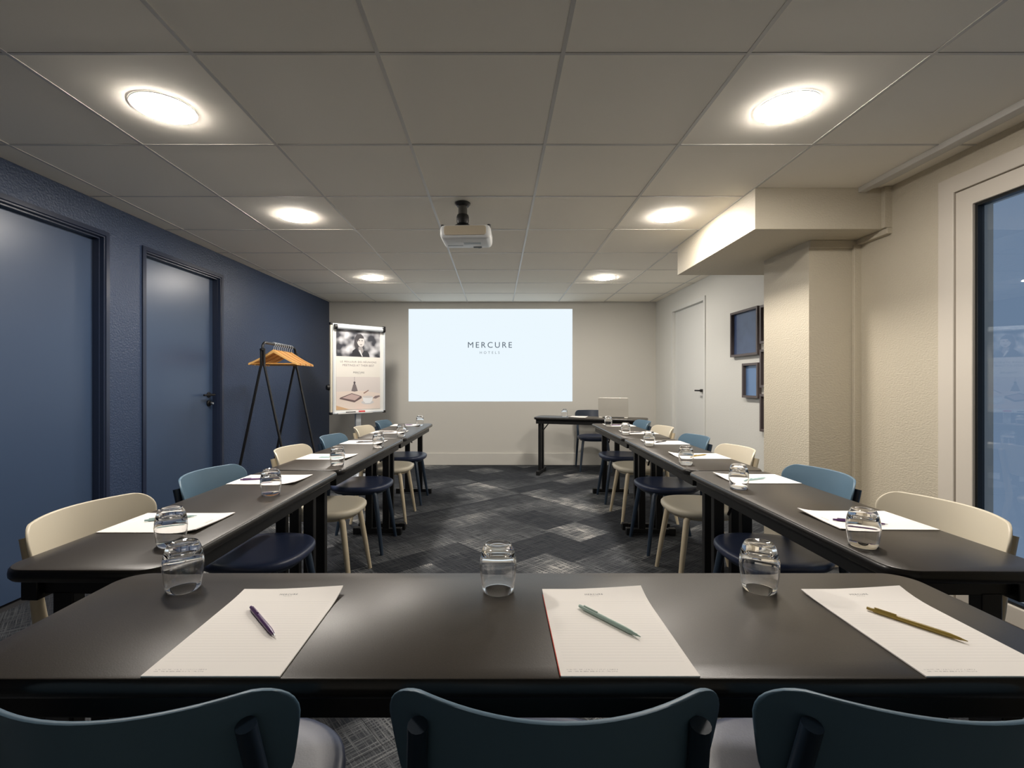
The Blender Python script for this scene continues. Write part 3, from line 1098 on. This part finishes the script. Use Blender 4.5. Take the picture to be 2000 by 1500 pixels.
slab(lambda off: rrect(0.262, 0.058, 0.016, off, 5), [(0.001, -0.004), (0, 0.0), (0.002, 0.002)]).xf(rot @ Matrix.Translation((0, -0.125, (zb + zt) / 2 + 0.004)) @ UPRIGHT).build('rear_panel', mat('taupe plastic', (206, 193, 170), 0.5), r, smooth=40)
MB().lathe([(0.0, 0), (0.036, 0), (0.036, 0.018), (0.028, 0.022), (0.026, 0.012), (0.0, 0.010)], 24).xf(rot @ Matrix.Translation((0.07, 0.122, zb + 0.043)) @ Matrix.Rotation(-PI / 2, 4, 'X')).build('lens', M['black_plastic'], r)
for x, y in ((-0.146, -0.085), (0.146, -0.085)):
    MB().lathe([(0.0, -0.006), (0.011, -0.006), (0.012, 0.012), (0.0, 0.014)], 14).xf(rot @ Matrix.Translation((x, y, zt - 0.004))).build('foot_knob', M['black_plastic'], r)
MB().box(-0.02, 0.09, -0.02, 0.02, zb - 0.0008, zb + 0.0002).xf(rot).build('rating_label', mat('pale label', (190, 200, 204), 0.5), r, smooth=0)
MB().box(0.035, 0.09, 0.075, 0.095, zb - 0.003, zb + 0.002).xf(rot).build('vent_slot', M['grey_print'], r, smooth=0)
MB().box(-0.13, -0.03, 0.048, 0.051, zb - 0.0012, zb + 0.002).xf(rot).build('panel_seam', M['grey_print'], r, smooth=0)
tag(r, 'white projector hanging from the ceiling on a short dark pole', 'projector')

# ------------------------------------------------------------------ coat rack and hangers
RN, RF = Vector((-2.057, 4.20)), Vector((-2.085, 4.95))
RT = 1.545
r = empty('coat_rack', (0, 0, 0))
d = (RF - RN).normalized()
nr = Vector((d.y, -d.x))
def rp(u, v, z):                                       # along the rail, across it, height
    p = RN + d * u + nr * v
    return (p.x, p.y, z)
RL = (RF - RN).length
arc = [rp(0, 0, RT - 0.07)] + [rp(0.05 - 0.05 * math.cos(t), 0, RT - 0.05 + 0.05 * math.sin(t)) for t in (0.0, 0.4, 0.8, 1.2, 1.57)]
arc2 = [rp(RL - 0.05 + 0.05 * math.cos(t), 0, RT - 0.05 + 0.05 * math.sin(t)) for t in (1.57, 1.2, 0.8, 0.4, 0.0)] + [rp(RL, 0, RT - 0.07)]
MB().tube(arc + [rp(RL * 0.5, 0, RT)] + arc2, 0.0115, 12).build('rail', M['black_metal'], r)
for u in (0.0, RL):
    for s in (-1, 1):
        MB().tube([rp(u, s * 0.292, 0.0), rp(u, s * 0.02, RT - 0.23), rp(u, s * 0.0125, RT - 0.205), rp(u, s * 0.0115, RT - 0.055)], 0.0112, 12).build('leg', M['black_metal'], r)
for u in (0.0, RL):
    MB().lathe([(0.0, 0), (0.0245, 0), (0.0245, 0.012), (0, 0.012)], 14).xf(Matrix.Translation(rp(u, 0, RT - 0.072))).build('collar', M['black_metal'], r)
tag(r, 'black tubular coat rack with splayed legs by the navy wall', 'coat rack')


def make_hanger():
    h = empty('clothes_hanger')
    # hook passes over the rail at the origin; hanger in the local XZ plane
    hook = [(0.0165 * math.cos(t), 0, 0.0165 * math.sin(t) - 0.0015) for t in [PI * k / 10 - 0.35 for k in range(0, 11)]][::-1]
    hook = [(-x, y, z) for x, y, z in hook]
    hook = hook[::-1]
    pts = [(-0.0155, 0, -0.008)] + [(-0.0165 * math.cos(t), 0, 0.0150 * math.sin(t)) for t in (0.0, 0.5, 1.0, 1.57, 2.1, 2.7, 3.14)] + [(0.014, 0, -0.014), (0.003, 0, -0.028), (0.0, 0, -0.06)]
    MB().tube(pts, 0.0026, 6).build('hook', M['aluminium'], h)
    # wooden yoke: thin arched board in two shoulders
    n = 24
    rings = []
    for i in range(n + 1):
        u = -1 + 2 * i / n
        x = 0.222 * u
        k = abs(u)
        zt = -0.050 - 0.148 * k + 0.020 * k ** 3
        wdt = 0.019 + 0.012 * (1 - k) ** 2
        fw = 0.0058
        bow = -0.010 * k ** 2
        rings.append([(x, bow - fw, zt - wdt), (x, bow + fw, zt - wdt), (x, bow + fw, zt - 0.004), (x, bow + fw * 0.5, zt), (x, bow - fw * 0.5, zt), (x, bow - fw, zt - 0.004)])
    MB().loft(rings).build('shoulder_yoke', M['wood'], h, smooth=50)
    MB().tube([(-0.19, -0.008, -0.184), (0.19, -0.008, -0.184)], 0.0055, 8).build('trouser_bar', M['wood'], h)
    return h


hg = make_hanger()
yokes = []
for nm, c in (('pale beech', (236, 184, 112)), ('dark beech', (204, 140, 72))):
    y_ = [c_ for c_ in hg.children if c_.name.startswith('shoulder_yoke')][0].data.copy()
    y_.materials.clear()
    y_.materials.append(mat(nm, c, 0.4, var=0.15, vscale=30, stretch=(1, 8, 8)))
    yokes.append(y_)
us = [0.225, 0.262, 0.305, 0.345, 0.392, 0.436, 0.482, 0.53, 0.585, 0.64]
for k, u in enumerate(us):
    h = hg if k == 0 else copy_tree(hg)
    p = rp(u, 0, RT + 0.0022)
    h.location = p
    h.rotation_euler = (0, 0, math.atan2(nr.y, nr.x) + random.uniform(-0.05, 0.05) + 0.05)
    if k % 3 != 1:
        [c_ for c_ in h.children if c_.name.startswith('shoulder_yoke')][0].data = yokes[k % 3 // 2]
    tag(h, f'wooden clothes hanger, {ORD[k]} along the black rack counted from the doors', 'hanger', 'wooden hangers on the coat rack')

# ------------------------------------------------------------------ flip chart and poster
FL, FR = Vector((-1.938, 5.65)), Vector((-1.436, 6.10))
fd = (FR - FL).normalized()
FW = (FR - FL).length
FZ0, FZ1 = 0.822, 1.886
r = empty('flip_chart', (FL.x, FL.y, 0), math.atan2(fd.y, fd.x))
bd = slab(lambda off: rrect(FW, FZ1 - FZ0, 0.012, off, 4), [(0.002, -0.02), (0, -0.018), (0, -0.002), (0.002, 0.0)]).xf(Matrix.Translation((FW / 2, 0.0, (FZ0 + FZ1) / 2)) @ UPRIGHT)
bd.build('board', M['white_board'], r)
MB().frame(-0.006, FW + 0.006, FZ0 - 0.006, FZ1 + 0.006, 0.020, -0.014, 0.024).build('board_frame', M['aluminium'], r, smooth=0, bevel=0.003)
MB().box(-0.034, -0.008, -0.012, 0.022, FZ0 + 0.01, FZ1 - 0.005).build('side_arm', mat('ivory painted metal', (214, 206, 186), 0.4), r, bevel=0.004)
MB().tube([(0.03, -0.024, FZ1 - 0.035), (FW - 0.03, -0.024, FZ1 - 0.035)], 0.026, 16).build('clamp_bar', M['aluminium'], r)
for x in (0.024, FW - 0.024):
    MB().tube([(x - 0.016, -0.024, FZ1 - 0.035), (x + 0.016, -0.024, FZ1 - 0.035)], 0.031, 16).build('clamp_cap', M['black_plastic'], r)
for x, z in ((-0.02, FZ0 + 0.0), (FW, FZ0), (-0.02, FZ1), (FW, FZ1)):
    MB().box(x - 0.018, x + 0.014, -0.018, 0.026, z - 0.016, z + 0.016).build('corner_cap', M['black_plastic'], r, bevel=0.006)
tray = MB().add([(0.03, -0.075, FZ0 + 0.008), (0.03, -0.018, FZ0 - 0.004), (0.03, -0.018, FZ0 - 0.010), (0.03, -0.08, FZ0 - 0.004), (0.03, -0.08, FZ0 + 0.008),
                 (FW - 0.2, -0.075, FZ0 + 0.008), (FW - 0.2, -0.018, FZ0 - 0.004), (FW - 0.2, -0.018, FZ0 - 0.010), (FW - 0.2, -0.08, FZ0 - 0.004), (FW - 0.2, -0.08, FZ0 + 0.008)],
                [(0, 1, 2, 3, 4), (9, 8, 7, 6, 5), (0, 1, 6, 5), (1, 2, 7, 6), (2, 3, 8, 7), (3, 4, 9, 8), (4, 0, 5, 9)]).build('pen_tray', M['white_plastic'], r, smooth=0)
kn = MB().tube([(-0.034, 0.03, 1.13), (-0.062, 0.03, 1.13)], [0.038, 0.03], 10).build('tilt_knob', M['black_plastic'], r)
MB().box(FW / 2 - 0.034, FW / 2 + 0.034, 0.024, 0.062, 0.045, 1.6).build('column', M['aluminium'], r, bevel=0.006)
MB().lathe([(0.0, 0.0), (0.27, 0.0), (0.27, 0.010), (0.255, 0.018), (0.06, 0.034), (0.05, 0.06), (0.0, 0.06)], 40, c=(FW / 2, 0.043, 0)).build('base_plate', M['aluminium'], r)
tag(r, 'aluminium flip chart stand with poster, in the back corner', 'flip chart')
er = tag(MB().box(0, 0.07, -0.02, 0.02, 0, 0.022).build('board_eraser', M['red'], bevel=0.004), 'small red board eraser on the flip chart tray', 'eraser')
pe = Matrix.Rotation(math.atan2(fd.y, fd.x), 4, 'Z')
er.rotation_euler = (0, 0, math.atan2(fd.y, fd.x))
er.location = Vector((FL.x, FL.y, 0)) + pe @ Vector((FW * 0.46, -0.05, FZ0 + 0.0035))
mk = tag(MB().tube([(-0.06, 0, 0), (0.035, 0, 0), (0.04, 0, 0), (0.06, 0, 0)], [0.007, 0.007, 0.008, 0.008], 10).build('marker_pen', M['black_plastic']), 'dark marker pen on the flip chart tray', 'marker')
mk.rotation_euler = er.rotation_euler
mk.location = Vector((FL.x, FL.y, 0)) + pe @ Vector((FW * 0.30, -0.05, FZ0 + 0.0105))

# poster sheet with its printed pictures (flat print)
P = empty('poster', (FL.x, FL.y, 0), math.atan2(fd.y, fd.x))
px0, px1, pz0, pz1 = 0.040, FW - 0.060, FZ0 + 0.040, FZ1 - 0.058
PWD, PHT = px1 - px0, pz1 - pz0
MB().box(px0, px1, -0.0018, -0.0004, pz0, pz1 + 0.02).build('sheet', M['poster'], P, smooth=0)
layer = [-0.0022]


def flat(name, pts, m, parent, smooth=0):
    """pts in poster fractions (0..1 across, 0..1 up)"""
    layer[0] -= 0.00012
    vs = [(px0 + u * PWD, layer[0], pz0 + v * PHT) for u, v in pts]
    return MB().add(vs, [tuple(range(len(vs)))]).build(name, m, parent, smooth=0)


def ell(cx, cy, rx, ry, n=24, tilt=0.0):
    out = []
    for k in range(n):
        a = 2 * PI * k / n
        x, y = rx * math.cos(a), ry * math.sin(a)
        out.append((cx + x * math.cos(tilt) - y * math.sin(tilt), cy + (x * math.sin(tilt) + y * math.cos(tilt)) * PWD / PHT))
    return out


def bokeh_mat():
    m = bpy.data.materials.new('blurred black and white photo')
    m.use_nodes = True
    nt = m.node_tree
    b = nt.nodes['Principled BSDF']
    b.inputs['Roughness'].default_value = 0.4
    tc = node(nt, 'ShaderNodeTexCoord')
    nz = node(nt, 'ShaderNodeTexNoise')
    nz.inputs['Scale'].default_value = 9
    nz.inputs['Detail'].default_value = 1
    nt.links.new(tc.outputs['Object'], nz.inputs['Vector'])
    cr = node(nt, 'ShaderNodeValToRGB')
    cr.color_ramp.elements[0].position = 0.38
    cr.color_ramp.elements[0].color = lin((52, 54, 62))
    cr.color_ramp.elements[1].position = 0.68
    cr.color_ramp.elements[1].color = lin((206, 206, 210))
    nt.links.new(nz.outputs['Fac'], cr.inputs[0])
    nt.links.new(cr.outputs[0], b.inputs['Base Color'])
    return m


def pm_(name, rgb):
    return mat(name, rgb, 0.4)


ph = flat('portrait_photo', [(0, 0.665), (1, 0.665), (1, 1.0), (0, 1.0)], bokeh_mat(), P)
hair = pm_('print dark hair', (66, 64, 68))
skin = pm_('print grey skin', (196, 192, 190))
flat('printed_shape', [(0.43, 0.76), (0.395, 0.82), (0.40, 0.89), (0.455, 0.95), (0.55, 0.957), (0.61, 0.925), (0.635, 0.87), (0.615, 0.80), (0.54, 0.75)], hair, ph)
flat('printed_shape', ell(0.545, 0.865, 0.085, 0.125, 28, 0.12), skin, ph)
flat('printed_shape', [(0.49, 0.79), (0.58, 0.80), (0.61, 0.73), (0.56, 0.672), (0.50, 0.72)], pm_('print shaded neck', (150, 146, 146)), ph)
flat('printed_shape', [(0.44, 0.925), (0.47, 0.945), (0.56, 0.945), (0.62, 0.90), (0.52, 0.90), (0.47, 0.85)], hair, ph)
flat('printed_shape', [(0.33, 0.666), (0.36, 0.74), (0.44, 0.775), (0.50, 0.735), (0.57, 0.672), (0.60, 0.666)], pm_('print dark jacket', (40, 42, 48)), ph)
flat('printed_shape', [(0.60, 0.666), (0.57, 0.70), (0.62, 0.75), (0.70, 0.74), (0.74, 0.70), (0.75, 0.666)], pm_('print dark sleeve', (52, 54, 60)), ph)
flat('printed_shape', [(0.505, 0.745), (0.53, 0.755), (0.585, 0.68), (0.575, 0.668), (0.545, 0.70)], pm_('print white collar', (222, 222, 222)), ph)
for ex in (0.515, 0.575):
    flat('printed_shape', ell(ex, 0.872, 0.017, 0.010, 10), hair, ph)
flat('printed_shape', ell(0.552, 0.822, 0.026, 0.008, 12, 0.1), pm_('print lips', (110, 100, 104)), ph)
lt = M['pale_ink']
for body, v, wdt, hgt, mm in (('LE MEILLEUR DES R\u00c9UNIONS', 0.603, 0.82, 0.027, mat('poster grey brown ink', (84, 74, 78), 0.6)), ('MEETINGS AT THEIR BEST', 0.556, 0.72, 0.025, mat('poster light ink', (124, 112, 116), 0.6)), ('MERCURE', 0.466, 0.25, 0.021, M['ink']), ('HOTELS', 0.447, 0.09, 0.007, M['pale_ink'])):
    text_mb(body, hgt, wdt * PWD).xf(Matrix.Translation((px0 + 0.5 * PWD, -0.0026, pz0 + v * PHT)) @ UPRIGHT).build('lettering', mm, P, smooth=0)['kind'] = 'stuff'
ph = flat('table_photo', [(0, 0), (1, 0), (1, 0.41), (0, 0.41)], pm_('print pale wall', (214, 206, 202)), P)
flat('printed_shape', [(0, 0), (1, 0), (1, 0.20), (0.55, 0.235), (0, 0.225)], pm_('print pale table', (226, 212, 202)), ph)
flat('printed_shape', [(0, 0), (0.30, 0.0), (0.0, 0.055)], pm_('print tan board', (204, 168, 130)), ph)
flat('printed_shape', [(0.396, 0.34), (0.404, 0.34), (0.404, 0.41), (0.396, 0.41)], pm_('print cord', (140, 136, 136)), ph)
flat('printed_shape', [(0.385, 0.315), (0.415, 0.315), (0.425, 0.342), (0.41, 0.352), (0.39, 0.352), (0.378, 0.342)], pm_('print lamp cap', (86, 80, 84)), ph)
flat('printed_shape', [(0.33, 0.232), (0.40, 0.224), (0.475, 0.232), (0.43, 0.315), (0.372, 0.315)], pm_('print lamp shade', (120, 112, 114)), ph)
flat('printed_shape', [(0.60, 0.205), (0.72, 0.245), (0.73, 0.235), (0.62, 0.195)], pm_('print pencil', (150, 120, 110)), ph)
flat('printed_shape', [(0.07, 0.135), (0.40, 0.088), (0.565, 0.14), (0.56, 0.165), (0.34, 0.205), (0.08, 0.15)], pm_('print tablet edge', (108, 92, 92)), ph)
flat('printed_shape', [(0.13, 0.148), (0.41, 0.112), (0.53, 0.162), (0.34, 0.196)], pm_('print tablet page', (196, 172, 168)), ph)
flat('printed_shape', ell(0.70, 0.085, 0.145, 0.045, 28), pm_('print saucer', (206, 206, 208)), ph)
flat('printed_shape', [(0.585, 0.155), (0.83, 0.155), (0.81, 0.105), (0.76, 0.075), (0.65, 0.075), (0.60, 0.105)], pm_('print cup', (234, 236, 238)), ph)
flat('printed_shape', ell(0.707, 0.155, 0.122, 0.024, 24), pm_('print cup mouth', (212, 208, 206)), ph)
flat('printed_shape', [(0.82, 0.135), (0.90, 0.13), (1.0, 0.158), (0.98, 0.172), (0.88, 0.165)], pm_('print phone', (136, 122, 122)), ph)
tag(P, 'hotel meeting poster with portrait photo and coffee table photo', 'poster')


# ------------------------------------------------------------------ picture frames on the beige wall
def picture(y0, y1, z0, z1, m, label, wdt=0.022):
    ang = math.atan2(YB - YR, xr(YB) - xr(YR))
    r = empty('picture_frame', (xr(y0), y0, 0), ang)
    Lf = (y1 - y0) / math.sin(ang)
    MB().frame(0, Lf, z0, z1, wdt, 0.0005, 0.038).build('frame', M['picture_frame'], r, smooth=0, bevel=0.002)
    MB().box(wdt - 0.004, Lf - wdt + 0.004, 0.002, 0.010, z0 + wdt - 0.004, z1 - wdt + 0.004).build('print', m, r, smooth=0)
    tag(r, label, 'picture', 'dark framed pictures')
    return r


picture(4.19, 4.67, 1.19 + 0.245, 1.19 + 0.675, M['print_dark'], 'large dark framed picture with night blue print on the beige wall')
picture(4.185, 4.45, 1.19 - 0.140, 1.19 + 0.176, M['print_blue'], 'small dark framed picture with plain sky blue print')
picture(3.80, 4.155, 1.19 + 0.335, 1.19 + 0.668, M['print_dark'], 'topmost dark frame half hidden behind the column')
picture(3.80, 4.155, 1.19 - 0.045, 1.19 + 0.285, M['print_dark'], 'middle dark frame of three half hidden behind the column')
picture(3.80, 4.155, 1.19 - 0.425, 1.19 - 0.100, M['print_dark'], 'lowest dark frame half hidden behind the column')
